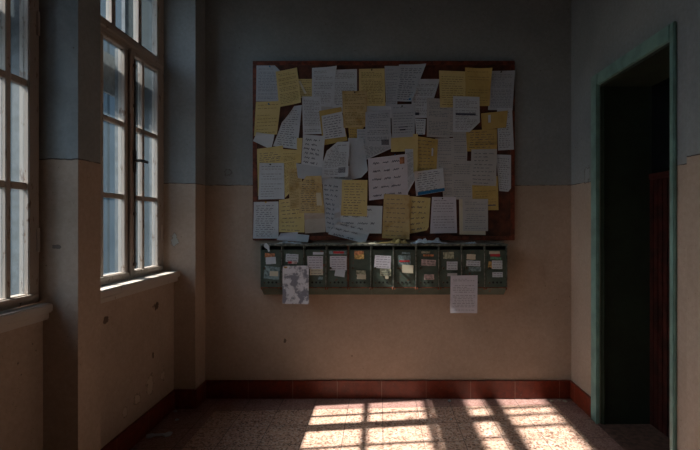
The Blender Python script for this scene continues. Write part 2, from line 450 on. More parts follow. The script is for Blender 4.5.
# ------------------------------------------------------------------ notice board
def pt(px, py, off): return at(px, py, D-off)
BO = .042
a = pt(252, 60, BO); b = pt(515.5, 240.5, BO)
nb_ = empty('notice_board', ((a.x+b.x)/2, D, b.z))
tag(nb_, 'large red-brown wooden notice board covered in pinned papers on the back wall', 'notice board')
bm = B(); box(bm, a.x+.02, b.x-.02, D-.020, D, b.z+.02, a.z-.02); obj('panel', bm, M['board'], nb_)
fw = .036
for (x0, x1, z0, z1) in ((a.x, b.x, a.z-fw, a.z), (a.x, b.x, b.z, b.z+fw), (a.x, a.x+fw, b.z+fw, a.z-fw), (b.x-fw, b.x, b.z+fw, a.z-fw)):
    bm = B(); box(bm, x0, x1, D-.0245, D, z0, z1, 0, .003)
    obj('frame_rail', bm, M['rail'], nb_)
BOARD_FRONT = .024

# ------------------------------------------------------------------ papers
placed = []
def bil(q, u, v):    # u right, v down
    (ax, ay), (bx, by), (cx, cy), (dx, dy) = q
    return ((ax*(1-u)+bx*u)*(1-v)+(dx*(1-u)+cx*u)*v, (ay*(1-u)+by*u)*(1-v)+(dy*(1-u)+cy*u)*v)
def bbox(q): xs = [p[0] for p in q]; ys = [p[1] for p in q]; return min(xs), min(ys), max(xs), max(ys)
def inside(pt_, q):
    s = None
    for i in range(4):
        x0, y0 = q[i]; x1, y1 = q[(i+1) % 4]
        c = (x1-x0)*(pt_[1]-y0)-(y1-y0)*(pt_[0]-x0)
        if abs(c) < 1e-9: continue
        if s is None: s = c > 0
        elif (c > 0) != s: return False
    return True
def overlap(q1, q2):
    A, Bb = bbox(q1), bbox(q2)
    if A[2] < Bb[0]+.3 or Bb[2] < A[0]+.3 or A[3] < Bb[1]+.3 or Bb[3] < A[1]+.3: return False
    for i in range(7):
        for j in range(7):
            if inside(bil(q1, i/6, j/6), q2) or inside(bil(q2, i/6, j/6), q1): return True
    return False
def paper(name, label, cat, q, mat, style='type', group='papers pinned on the notice board', cut=(), extras=(), curl=None, base=None, fold=None, wav=1.0, lines=None, tint=None):
    """q: four photo points TL TR BR BL; cut: ((u0,v0),(u1,v1)) clipped to the left of the arrow; extras: (u0,v0,u1,v1,mat)"""
    rnd = random.Random(hash_(label))
    if base is None:
        lay = 0
        for (q2, l2) in placed:
            if overlap(q, q2): lay = max(lay, l2+1)
        placed.append((q, lay))
        off0 = BOARD_FRONT+.002+lay*.0018
    else: off0 = base
    sd = rnd.uniform(0, 50)
    if curl is None: curl = rnd.choice([(2, .0012), (3, .0012), (2, .0008), (3, .0014), (1, .0008)])
    if not isinstance(curl, list): curl = [curl]
    def lift(u, v):
        h = .0006*wav*(noise.noise(Vector((u*2.2+sd, v*3.1, sd)))+.6)
        for c, amt in curl:
            cu, cv = ((0, 0), (1, 0), (1, 1), (0, 1))[c]
            dd = max(0, 1-(abs(u-cu)+abs(v-cv))/.62)
            h += amt*dd*dd*1.6
        if fold: h += fold[1]*max(0, 1-abs(v-fold[0])/.16)
        return max(0, h)
    def P(u, v, e=0):
        x, y = bil(q, u, v); w_ = at(x, y, D-off0)
        w_.y -= lift(u, v)+e; return w_
    bm = B(); NU, NV = 9, 12
    uv = {}
    g = [[bm.verts.new((i/NU, j/NV, 0)) for i in range(NU+1)] for j in range(NV+1)]
    for j in range(NV):
        for i in range(NU): bm.faces.new((g[j][i], g[j][i+1], g[j+1][i+1], g[j+1][i]))
    for (p0, p1) in cut:
        dv = Vector((p1[0]-p0[0], p1[1]-p0[1], 0)); no = Vector((dv.y, -dv.x, 0))
        bmesh.ops.bisect_plane(bm, geom=bm.verts[:]+bm.edges[:]+bm.faces[:], plane_co=(p0[0], p0[1], 0), plane_no=no, clear_outer=True)
    kept = lambda u, v: all(((p1[1]-p0[1])*(u-p0[0])-(p1[0]-p0[0])*(v-p0[1])) < -.02 for (p0, p1) in cut)
    for v_ in bm.verts:
        u, v = v_.co.x, v_.co.y
        v_.co = P(u, v)
    # body thickness: duplicate back face
    be = [e for e in bm.edges if len(e.link_faces) == 1]
    ret = bmesh.ops.extrude_face_region(bm, geom=bm.faces[:])
    bmesh.ops.translate(bm, verts=[x for x in ret['geom'] if isinstance(x, bmesh.types.BMVert)], vec=(0, -.0005, 0))
    mats = [mat, INK if style in ('bold', 'hand') else (INKY if mat in (PM['y'], PM['o'], PM['t']) else INKG)]
    def ribbon(pts, wd, mi=1):
        # pts in (u,v); width in v units
        for k in range(len(pts)-1):
            (u0, v0), (u1, v1) = pts[k], pts[k+1]
            if not (kept(u0, v0) and kept(u1, v1)): continue
            L = math.hypot((u1-u0)*WPX, (v1-v0)*HPX) or 1
            nx, ny = -(v1-v0)*HPX/L*wd/WPX, (u1-u0)*WPX/L*wd/HPX
            vs = [bm.verts.new(P(u0+nx, v0+ny, .0011)), bm.verts.new(P(u1+nx, v1+ny, .0011)), bm.verts.new(P(u1-nx, v1-ny, .0011)), bm.verts.new(P(u0-nx, v0-ny, .0011))]
            f = bm.faces.new(vs); f.material_index = mi
    bb = bbox(q)
    WPX = max(4, math.hypot(q[1][0]-q[0][0], q[1][1]-q[0][1])); HPX = max(4, math.hypot(q[3][0]-q[0][0], q[3][1]-q[0][1]))
    if style == 'type':
        n = lines or int(HPX/1.75); wd = .27
        for r in range(n):
            v = .10+.82*r/max(1, n-1)
            if rnd.random() < .12: continue
            u = .09+(.06 if rnd.random() < .15 else 0); end = rnd.choice([.92, .9, .9, .88, .6])
            while u < end:
                w_ = rnd.uniform(.05, .16)
                ribbon([(u, v), (min(end, u+w_), v)], wd*rnd.uniform(.7, 1.1)); u += w_+.035
    elif style in ('hand', 'bold'):
        big = style == 'bold'
        n = lines or (int(HPX/4.6) if big else int(HPX/2.4)); n = max(2, n)
        for r in range(n):
            v = (.14 if big else .11)+(.76 if big else .82)*r/max(1, n-1); u = rnd.uniform(.07, .14); end = rnd.uniform(.68, .93)
            sl = rnd.uniform(-.01, .02)
            while u < end:
                w_ = rnd.uniform(.12, .3) if big else rnd.uniform(.08, .2)
                am = (1.25 if big else .50)/HPX; stp = (1.0 if big else .62)/WPX
                pts = []; uu = u; sgn = 1
                while uu < min(end, u+w_):
                    pts.append((uu, v+sl*uu+sgn*am*rnd.uniform(.3, 1.0))); sgn = -sgn; uu += stp*rnd.uniform(.6, 1.2)
                ribbon(pts, .24 if big else .17); u += w_+(.07 if big else .05)
    mm = list(mats)
    for (u0, v0, u1, v1, em) in extras:
        if em not in mm: mm.append(em)
        mi = mm.index(em); k = 4
        for i in range(k):
            ua, ub = u0+(u1-u0)*i/k, u0+(u1-u0)*(i+1)/k
            f = bm.faces.new([bm.verts.new(P(*c_, .0014)) for c_ in ((ua, v0), (ub, v0), (ub, v1), (ua, v1))]); f.material_index = mi
    c0 = P(.5, .5)
    o = obj(name, bm, mm, None, origin=c0)
    tag(o, label, cat, group)
    return o
def hash_(s):
    h = 7
    for c in s: h = (h*131+ord(c)) % 1000003
    return h
S = 'sheet_of_paper'
def sheet(label, q, m, style='type', **k):
    if m == 'w': m = ('w', 'w2', 'w3')[hash_(label) % 3]
    return paper(k.pop('name', S), label, k.pop('cat', 'paper'), q, PM[m], style, **k)
Bk = INK
bar = lambda u0, v0, u1, v1: [(u0+(u1-u0)*i/7, v0, u0+(u1-u0)*(i+.62)/7, v1, Bk) for i in range(7)]
# --- underlying sheets
sheet('white sliver of a sheet above the letter that is mounted on yellow', [(317,99),(346,99),(346,113),(317,113)], 'g', 'none')
sheet('white sliver showing just above the top edge of the barcode page', [(364,103),(394,102),(394,118),(364,118)], 'w', 'none')
sheet('white sheet showing between the round-edged page and the yellow centre page', [(318,166),(352,166),(352,184),(318,184)], 'w', 'hand')
sheet('pale sheet peeping out right of the ochre page with the torn foot', [(425,150),(442,150),(442,182),(425,182)], 'g', 'none')
sheet('grey sheet peeping out between the two printed pages under the right yellow pair', [(446,104),(456,104),(456,137),(447,137)], 'g', 'type')
sheet('small yellow sheet between the tilted yellow page and the tall white page, top row', [(297,79),(313,79),(313,98),(298,98)], 'y')
sheet('white typed page pinned in the top left corner of the notice board', [(256.5,65.5),(281,65.5),(279,101.5),(256,101.5)], 'w', cut=[((.75,0),(1,.16))])
sheet('tall white page next to the small yellow sheet in the top row', [(312,68),(337,66.5),(331.5,107),(312,105.5)], 'w', curl=[(1,.012)])
sheet('plain white typed page left of the upright yellow page in the top row', [(333,70),(357,69),(357,108),(332,107.5)], 'w', curl=[(0,.004)])
sheet('upright yellow typed page in the middle of the top row', [(359,69),(384.5,68.5),(385.5,106),(359,106)], 'y')
sheet('narrow white page right beside the upright yellow page of the top row', [(384.5,66),(400,66),(397,107),(386,106)], 'w')
sheet('white page hanging low behind the leaning trapezoid page, dark text at its foot', [(411,79),(440,79),(428,118),(412,118)], 'w', extras=[(.05,.86,.42,.93,Bk)])
sheet('white typed page leaning to the right at the top, wider above than below', [(399,64.5),(426,64.5),(411.5,102),(395,101)], 'w', 'hand', curl=[(1,.015),(2,.01)], extras=[(.78,.91,.90,.96,BLUE)])
sheet('grey white lined page under the left yellow page of the pair, top right', [(427,98),(451,99),(449.5,138),(426.5,137)], 'g', curl=[(3,.008)])
sheet('left one of the two adjoining yellow pages at the top right of the board', [(439,70.5),(465.5,71.5),(465.5,107.5),(440,107.5)], 'y', lines=14)
sheet('white typed page in the top right corner of the notice board', [(490,71),(515,70.5),(512.5,110.5),(488,110)], 'w')
sheet('right one of the two adjoining yellow pages at the top right, corner bent', [(465,67.5),(491.5,69),(489.5,106),(466,106)], 'o', curl=[(1,.02)], lines=13)
sheet('plain white sheet at the right edge of the board under the ochre scrap', [(497,108),(512,108),(514,149.5),(498,150.5)], 'w', 'hand')
sheet('white half-hidden lined page left of the yellow-backed letter, second row', [(302,96.5),(321,96.5),(322,134),(303,134.5)], 'w')
sheet('pinned yellow page with sparse text below the top left corner page', [(256,102),(281,101),(277,134.5),(254,136)], 'y', 'type', lines=9)
sheet('yellow handwritten page tilted to the left in the top row', [(276,72),(297,67.5),(301.5,103),(279,107)], 'y', 'type', curl=[(0,.006),(2,.012)])
sheet('rolled white strip hanging beside the tilted yellow page of the top row', [(298.5,81),(300.5,81),(307,93.5),(304.5,94)], 'c', 'none', name='paper_strip', curl=[(2,.01)])
sheet('yellow backing sheet showing around a tilted white letter, left of centre', [(319,111),(341,107),(347.5,140.5),(323,145.5)], 'o', 'none')
sheet('tilted white letter mounted over a yellow sheet, left of centre', [(321.5,116),(342,111.5),(346,136.5),(323.5,139.5)], 'w', 'hand')
sheet('small ochre scrap peeping out below the brownish pinned page', [(348,122),(365,125),(358,137.5),(349,138.5)], 'o', 'hand')
sheet('white wrinkled sheet between the yellow-backed letter and the barcode page', [(357,129),(367,129),(367,150),(357,150)], 'w')
sheet('brownish yellow page hung over the junction of two top row pages', [(342,91),(367.5,91),(366,127),(343.5,128)], 't', extras=[])
sheet('white slanting page sticking out below the barcode page', [(357,135),(391,133),(393.5,147.5),(364,161)], 'w', curl=[(3,.002)])
sheet('white printed page right of the barcode page, a few bold lines in it', [(391,104.5),(415.5,104),(414.5,137),(392,138.5)], 'w', lines=11, extras=[(.35,.74,.60,.78,Bk),(.3,.67,.7,.69,Bk)])
sheet('white page with a barcode at its lower right corner', [(365.5,112),(390.5,109.5),(391,147),(365,146.5)], 'w', extras=bar(.64,.80,.93,.95))
sheet('small square white note below the low hanging white page', [(415,118.5),(426,119),(425,134.5),(416,134.5)], 'w', 'hand')
sheet('white curled sheet with a bent left edge beside the upper yellow pinned page', [(288,107),(302,105),(297.5,149.5),(273,146)], 'w', 'hand', cut=[((0,.40),(.45,0))], curl=[(0,.03),(2,.006)])
sheet('torn white strip crossing the left frame of the board', [(257,132.5),(275,135),(271,149.5),(253,141)], 'w', 'none', curl=[(0,.012),(1,.012)], name='torn_paper')
sheet('white page with large blue handwriting left of the big round-edged page', [(303,134.5),(325,136),(322,173.5),(301,168.5)], 'w', 'bold', lines=7)
sheet('yellow sheet lying sideways below the bold-lined white page', [(391,138),(414.5,136.5),(414,151),(391,152)], 'y', 'none')
sheet('white form with faint lines right of the ochre handwritten page', [(435,138.5),(453,138),(453,172),(438,171)], 'g', lines=16)
sheet('narrow grey form below the page with the clipped corner', [(453,132),(468,132),(467,161),(453,161)], 'g', lines=12)
sheet('olive yellow page with a diagonal fold, right side below the clipped page', [(466,130.5),(497,129),(497,150.5),(467,151.5)], 'o', 'hand', fold=(.75,.006))
sheet('white printed page with its lower right corner clipped off, right side', [(453,96),(479.5,97),(480,132),(453,132)], 'w', cut=[((1,.72),(.62,1))], extras=[(.1,.47,.85,.53,Bk)])
sheet('ochre scrap with a pale torn patch near the right frame', [(481,113.5),(508,110.5),(506,127.5),(482,130)], 'o', 'none', extras=[(.26,.14,.36,.6,PM['w'])], name='torn_paper')
# --- lower half
sheet('yellow page with handwriting behind the pinned white page on the left edge', [(257,149),(283,145.5),(284.5,196),(258,196)], 'y', 'hand')
sheet('narrow yellow typed page right of the pinned white left page', [(281.5,149),(297,150),(296,186),(285,198)], 'y', 'type')
sheet('pinned white page with rounded corners near the left frame', [(259.5,163),(284,163),(284.5,199),(258.5,199.5)], 'w', lines=13)
sheet('white page in the lower left corner of the board, yellow pin on top', [(254,202),(278.5,201.5),(278.5,238.5),(253,238.5)], 'w', 'hand', curl=[(0,.004)])
sheet('bright yellow handwritten page to the right of the lower left corner page', [(279,200),(304.5,196),(304.5,232.5),(279,232)], 'y', 'hand', lines=8)
sheet('beige crumpled sheet under the burnt-looking tan page', [(304,206),(325.5,204),(325.5,232),(305,233.5)], 'n', 'none', fold=(.32,.012), wav=2.5)
sheet('grey yellow typed strip left of the burnt-looking tan page', [(288,169),(303,168),(300,207),(290,209)], 't', 'type')
sheet('white envelope corner behind the torn corner of the tan page', [(296,163),(325,168),(324,182),(298,178)], 'w', 'none')
sheet('tan aged page with worn pale corner and a torn top left corner', [(298.5,176),(321.5,176),(324.5,213),(299,213)], 't', 'hand', cut=[((0,.28),(.34,0))], extras=[(.72,.45,.93,.8,PM['c'])], curl=[(1,.01),(2,.008)])
sheet('white newsprint sheet with thick writing left of the yellow centre page', [(322,177),(343,179),(342,236),(326,232)], 'w', 'bold', lines=10, wav=2)
sheet('wide white poster with large dark letters along the bottom edge', [(337,205),(382.5,206),(381.5,233.5),(338,233)], 'w', 'bold', lines=4)
sheet('curled white ribbon of paper hanging over the newsprint sheet', [(334.5,198),(339,198),(341,226),(334,229)], 'w', 'none', name='paper_strip', fold=(.5,.01))
sheet('white sheet with a curling lower right corner beside the round-edged page', [(348,138),(363,138),(369,176),(350,180)], 'w', 'none', cut=[((1,.86),(.6,1))], curl=[(2,.018),(1,.008)])
sheet('big white page with a rounded left edge and a small barcode', [(322.5,142.5),(349.5,141.5),(348,176.5),(322,178)], 'w', 'type', cut=[((0,.6),(.17,.24)),((.17,.24),(.55,0))], curl=[(0,.03),(3,.012),(2,.01)], extras=bar(.63,.73,.90,.88))
sheet('yellow handwritten page in the lower centre of the board', [(342,180),(367.5,180),(367,216.5),(341,215.5)], 'y', 'hand', lines=12)
sheet('white folded envelope tilted over the bottom frame of the board', [(338,221.5),(371,229),(365,243.5),(328,234)], 'w', 'bold', name='envelope', cat='envelope', lines=3, curl=[(0,.014),(2,.01)], fold=(.4,.008))
sheet('narrow white slip between the stamped letter and the yellow strip', [(405,149),(415,149),(415,180),(406,196)], 'w', 'type')
sheet('large white letter with an orange stamp and big dark handwriting', [(368,158.5),(407,154),(408,196),(369,200.5)], 'p', 'bold', extras=[(.81,.06,.93,.22,STAMP)], lines=5, curl=[(1,.006)])
sheet('ochre handwritten page with a torn foot right of the yellow strip', [(416,136),(438,139.5),(436.5,170),(417,171)], 'o', 'hand', lines=9, extras=[(.72,.30,.80,.55,PM['w'])])
sheet('thin yellow strip running down right of the stamped letter', [(413,134),(418,134),(417.5,173),(413.5,173)], 'y', 'none', name='paper_strip')
sheet('white sheet squeezed between the blue-marked note and the grey map page', [(441,165),(454,165),(454,197),(443,197)], 'g', 'type')
sheet('grey white page left of the grey map page, its foot ending beside the cream pair', [(452,160.5),(472,161),(473,199.5),(452,199.5)], 'g', 'type', lines=15)
sheet('crumpled white note with a thick blue line along its foot', [(414,172),(443,168),(445,191),(416,196)], 'w', 'hand', wav=3, curl=[(0,.02),(3,.01)], extras=[(.06,.86,.99,.99,BLUE)])
sheet('white typed page with a curved lower corner next to the right frame', [(496,154.5),(511,155),(511,192),(499,191)], 'w', 'hand', cut=[((1,.9),(.75,1))])
sheet('golden yellow page under the grey map page, right of the bare board', [(472,178),(498,176),(498.5,210),(472.5,210.5)], 'o', 'type', extras=[(.5,.84,.9,.87,Bk)], lines=11)
sheet('grey page with a faint map drawing above the golden yellow page', [(471.5,149.5),(497,149),(496,186),(470,185)], 'g', 'hand', lines=9)
sheet('cream page at the back of the pair at the lower right', [(459,199),(485,199),(485.5,235),(459.5,234.5)], 'c', 'none')
sheet('greenish grey page in front of the cream one at the lower right', [(462.5,199),(488,199),(488,231),(463,231)], 'g', 'type', lines=14)
sheet('lilac white lined page right of the two yellow folded sheets at the bottom', [(432,197),(456,197),(457,233),(430,233.5)], 'p', 'type', lines=12)
sheet('right one of the two long yellow folded pages at the bottom', [(409,196),(430.5,198),(428.5,230),(409,234)], 'y', 'bold', lines=6, cut=[((1,.9),(.9,1.02))], fold=(.62,.006))
sheet('left one of the two long yellow folded pages, reaching over the bottom frame', [(384,194),(409.5,195),(409.5,239.5),(382,238)], 't', 'hand', lines=9, fold=(.85,.008), curl=[(3,.006)])
sheet('small folded white slip at the bottom left, resting on the board frame', [(281,233),(298,232),(297,241.5),(276.5,240)], 'p', 'none', name='paper_slip', curl=[(0,.006)])
sheet('white slip overlapping the small folded one at the bottom left', [(296.5,234),(309.5,235),(308,242.5),(296,241.5)], 'w', 'none', name='paper_slip')
sheet('narrow yellow slip tucked between the curled left sheet and the large blue handwriting', [(297,138),(302.5,138),(301,163),(296.5,163)], 'y', 'none', name='paper_slip')

# pins
def pin_proto():
    return None
PINS = [(270,66.8,'blue',BLUE,'on the white page in the top left corner of the board'), (269,104.2,'blue',BLUE,'on the yellow page below the top left corner page'),
        (270.5,164.6,'black',M['iron'],'on the white page with rounded corners near the left frame'), (266,202.3,'yellow',None,'on the white page in the lower left corner of the board'),
        (354.8,92.6,'black',M['iron'],'on the brownish page hung over two top row pages'), (395,155,'blue',BLUE,'on the large letter with the orange stamp'),
        (442.3,198.6,'black',M['iron'],'on the lilac white lined page near the bottom'), (402,106.4,'black',M['iron'],'on the white printed page right of the barcode page'),
        (371.8,70.2,'black',M['iron'],'on the upright yellow page of the top row'), (501,72.2,'black',M['iron'],'on the white page in the top right corner of the board')]
YP = simple('yellow_plastic', (.55,.33,.03), .4)
for (px, py, cn, m, lb) in PINS:
    q = [(px-1, py-1), (px+1, py-1), (px+1, py+1), (px-1, py+1)]
    lay = max([l2 for (q2, l2) in placed if overlap(q, q2)] or [0])
    c = pt(px, py, BOARD_FRONT+.003+lay*.0018)
    bm = B(); cyl(bm, (c.x, c.y-.006, c.z), (0,-1,0), .0032, .012, 10)
    cyl(bm, (c.x, c.y-.002, c.z), (0,-1,0), .0055, .002, 12); cyl(bm, (c.x, c.y-.012, c.z), (0,-1,0), .0058, .004, 12)
    tag(obj('push_pin', bm, m or YP, smooth=False), '%s push pin %s' % (cn, lb), 'pin', 'pins in the notice board papers')

# ------------------------------------------------------------------ letter boxes
LO = .135                                # how far the fronts stand off the wall
yf = D-LO
bx = [260.5, 282.2, 304.2, 326.5, 348.6, 371.2, 393.8, 416.4, 439.2, 462, 485, 507.2]
XS = [(p-CX)*yf/F for p in bx]
zz_ = lambda py: EYE-(py-CY)*yf/F
ZT, ZS0, ZS1, ZD, ZK = zz_(245.6), zz_(246.2), zz_(249.8), zz_(287.2), EYE-(294-CY)*D/F
ord_ = ['first', 'second', 'third', 'fourth', 'fifth', 'sixth', 'seventh', 'eighth', 'ninth', 'tenth', 'last']
look = ['with an orange tattered sticker and a teal one', 'with a white sticker edged in red', 'with three white and cream labels',
        'with a red lettered strip and a torn label', 'with an orange red sticker and a torn greenish label', 'with a crumpled white label above a greenish one',
        'with a red arc on a bluish sticker', 'with a pinkish label and a thin orange strip', 'white label above the hanging printed page',
        'two whitish labels above the hanging page', 'with a stack of red and green stickers']
def stk(name): return name
LC = {'w': PM['w'], 'p': PM['p'], 'c': PM['c'], 'g': PM['g'], 'y': PM['y'],
      'or': simple('orange_sticker', (.48,.20,.09), .6, 0, .3, 60), 'te': simple('teal_sticker', (.20,.30,.32), .6, 0, .3, 50),
      'rd': RED, 'gn': simple('green_sticker', (.12,.30,.20), .6, 0, .2, 50), 'pk': simple('pink_label', (.48,.38,.37), .6, 0, .2, 50),
      'ye': simple('amber_sticker', (.55,.36,.12), .6, 0, .3, 60), 'cg': simple('greenish_label', (.36,.39,.28), .6, 0, .3, 50)}
# (box, x0,y0,x1,y1, colour, text?, tilt)
LAB = [(0,265,253.2,275,257.5,'or',0,1),(0,266,257,276,264,'w',0,-1),(0,264.5,266.5,280,279,'te',0,2),(0,270,271,278.5,276,'c',0,1),
       (1,286,254,298.5,262,'w',1,1),(1,288,261,297,264,'pk',0,0),(1,288.3,261.2,292,263.4,'rd',0,0),
       (2,313,252,323.5,254.6,'w',0,0),(2,307.5,256,323,269,'p',1,0),(2,310,269,323,275,'c',1,0),(2,318,276.6,323,279.5,'te',0,0),
       (3,329.5,250.8,346.5,254.2,'te',0,0),(3,333.2,251.2,344,253.4,'rd',0,0),(3,330,256,346.8,270,'p',1,0),(3,335,269.5,345,276.5,'w',0,3),
       (4,354.5,250.8,363.5,255,'or',0,1),(4,354.5,254.6,364,259,'ye',0,-1),(4,356.2,270.4,365.8,274.5,'cg',0,0),(4,357,274.2,366,279,'c',0,1),
       (5,374.6,255.5,390.8,268.2,'p',1,1),(5,380,268.8,391,275.8,'cg',1,0),(5,385,276,388.5,278.8,'c',0,0),
       (6,402,252.2,410,254,'te',0,2),(6,398.4,255.2,410.6,264.4,'te',0,0),(6,399.4,260.2,409.6,261.9,'rd',0,0),(6,402,264.8,413.2,272.8,'c',0,1),
       (7,421.5,251.3,430,253.2,'cg',0,0),(7,423,254.4,433.6,256.2,'or',0,0),(7,421.2,259.6,435.6,265.6,'pk',1,1),(7,424,274.3,434,279.6,'pk',1,0),
       (8,443.2,252,453.6,258.6,'cg',0,-1),(8,446.5,261.5,457.4,269.8,'w',1,0),(8,447.2,273,457,276,'g',0,0),
       (9,466.6,254.2,475.4,259.4,'c',0,1),(9,466.2,260.6,480,266,'w',1,1),(9,468.4,267,480.6,271.2,'te',1,0),
       (10,489,251.2,499.6,254,'c',0,0),(10,490,253.8,499.8,256.4,'rd',0,0),(10,490.2,257,501,259.4,'gn',0,1),(10,488,261.6,493,268,'ye',0,3),(10,491.6,260.4,502,268.8,'w',1,0),(10,492,272,502.4,277,'w',1,0)]
def letterbox(i):
    x0, x1 = XS[i]+.0006, XS[i+1]-.0006
    b = empty('letterbox', ((x0+x1)/2, D-LO/2, ZK))
    tag(b, ('green letterbox, %s from the left, %s' % (ord_[i], look[i])) if i < 10 else ('rightmost green letterbox of the row ' + look[i]),
        'letterbox', 'green metal letterboxes under the notice board')
    bm = B(); t_ = .008
    # sides with the chamfered foot
    for (a, c) in ((x0, x0+t_), (x1-t_, x1)):
        prism(bm, [(D-.0002, ZT), (yf, ZT), (yf, ZD), (D-.03, ZK), (D-.0002, ZK)], 'x', a, c)
    box(bm, x0+t_, x1-t_, D-.006, D-.0002, ZK, ZT)
    prism(bm, [(yf, ZD), (yf+.004, ZD), (D-.026, ZK), (D-.006, ZK), (D-.006, ZK-.0), (D-.03, ZK)][:4]+[(D-.03, ZK)], 'x', x0+t_, x1-t_)
    box(bm, x0+t_, x1-t_, yf, D-.006, ZT-.004, ZT)
    bd = obj('body', bm, M['steel'], b)
    bm = B(); box(bm, x0+t_+.001, x1-t_-.001, yf+.03, yf+.033, ZS1-.02, ZS0-.004); obj('slot_shade_plate', bm, M['void'], b)  # black plate in place of the shade behind the slot
    # door
    bm = B(); dx0, dx1 = x0+t_+.0015, x1-t_-.0015
    box(bm, dx0, dx1, yf-.002, yf+.006, ZD+.003, ZS1, 0, .002)
    box(bm, dx0, dx1, yf-.006, yf-.002, ZS1-.008, ZS1, 0, .0015)
    box(bm, dx0+.002, dx0+.008, yf-.004, yf-.002, ZD+.006, ZS1-.01, 0, .001)
    dr = obj('door', bm, M['steel'], b)
    # three viewing holes, black discs in place of their inner shade
    for k in range(3):
        hx = (bx[i]+4.6+k*3.9+5-CX)*yf/F; hz = zz_(282.4)
        bm = B(); cyl(bm, (hx-.012, yf-.0026, hz), (0,1,0), .0085, .0018, 12)
        obj('viewing_hole_disc', bm, M['void'], dr)
    bm = B(); lx = (bx[i]+4.2-CX)*yf/F; lz = zz_(268)
    cyl(bm, (lx, yf-.007, lz), (0,1,0), .010, .012, 14); cyl(bm, (lx, yf-.015, lz), (0,1,0), .006, .006, 12); box(bm, lx-.0012, lx+.0012, yf-.0195, yf-.017, lz-.004, lz+.004)
    obj('lock', bm, M['lock'], dr)
    bm = B(); lz = zz_(282.6); cyl(bm, (lx, yf-.005, lz), (0,1,0), .008, .008, 12); obj('lock', bm, M['lock'], dr)
    # hinge with rust at the foot
    bm = B(); cyl(bm, (x1-.007, yf-.003, zz_(288.3)), (0,0,1), .005, .020, 10); cyl(bm, (x0+.008, yf-.003, zz_(288.3)), (0,0,1), .005, .016, 10)
    box(bm, x0+.002, x1-.002, yf-.003, yf, zz_(288.0), zz_(287.2), 0, .001)
    obj('hinge', bm, M['rust'], b)
    # divider strip
    bm = B(); box(bm, x1-.007, x1+.0004, yf-.008, yf, ZD, ZT-.002, 0, .002); obj('edge_strip', bm, M['rust'] if i == 3 else M['steel_top'], b)
    n = 0
    for (bi, a, c, e, f_, cl, txt, tl) in LAB:
        if bi != i: continue
        n += 1; rnd = random.Random(int(a*10+c*100))
        P4 = [Vector(((x-CX)*yf/F, 0, zz_(y))) for (x, y) in ((a, c), (e, c), (e, f_), (a, f_))]
        cen = sum(P4, Vector())/4; rot = Matrix.Rotation(math.radians(tl*3), 3, 'Y')
        P4 = [rot @ (p-cen)+cen for p in P4]
        bm = B(); yo = yf-.0065-.0008*n; N = 5
        vs = []
        # ragged outline
        for s_ in range(4):
            p, q_ = P4[s_], P4[(s_+1) % 4]
            for k in range(N):
                v = p.lerp(q_, k/N); j = .0012 if k else .0005
                vs.append((v.x+rnd.uniform(-j, j), v.z+rnd.uniform(-j, j)))
        prism(bm, vs, 'y', yo, yo+.0006)
        if txt:
            rows = max(2, int((f_-c)/2.2)); W = P4[1]-P4[0]; Hh = P4[3]-P4[0]
            for r in range(rows):
                u = .1
                while u < .85:
                    w_ = rnd.uniform(.1, .3); v = (r+.6)/(rows+.2)
                    A_ = P4[0]+W*u+Hh*v; B_ = P4[0]+W*min(.92, u+w_)+Hh*v
                    box(bm, min(A_.x, B_.x), max(A_.x, B_.x), yo-.0007, yo-.0001, A_.z-.0016, A_.z+.0016, 1); u += w_+.06
        obj('sticker', bm, [LC[cl], INK], dr)
    return b
for i in range(11): letterbox(i)
# the shared top shelf
bm = B(); box(bm, XS[0]-.004, XS[-1]+.004, yf-.012, D-.0002, ZT+.0005, ZT+.0135, 0, .003)
tag(obj('shelf', bm, M['steel_top']), 'long thin worn metal shelf plate running over all the letterboxes', 'shelf')

# sheets hanging from the letterboxes
paper(S, 'smudged grey-white page hanging from the second and third letterboxes', 'paper', [(282.6,265.8),(308.8,265.6),(308.8,304),(282.4,303.8)], PM['p'], 'none', group='pages hanging from the letterboxes', base=LO+.018,
      curl=[(2,.006)], extras=[(.05,.02,.18,.06,LC['ye'])], wav=2).data.materials[0] = None
hp = [o for o in bpy.data.objects if o.get('label', '').startswith('smudged')][0]
t = NT('smudged_photocopy'); p = t.pos(); n = t.noise(p, 16, 5, .6); n2 = t.noise(p, 60, 3)
t.bsdf(t.mix(t.ramp(t.math('ADD', n, t.math('MULTIPLY', n2, .12)), .50, .62), (.60,.62,.68), (.20,.21,.26)), .75); hp.data.materials[0] = t.m
paper(S, 'white printed page hanging from the ninth and tenth letterboxes', 'paper', [(450.6,275.6),(477.6,275.2),(477.2,313.2),(450,312.8)], PM['p'], 'type', group='pages hanging from the letterboxes', base=LO+.018, curl=[(3,.008)], lines=20, wav=2)
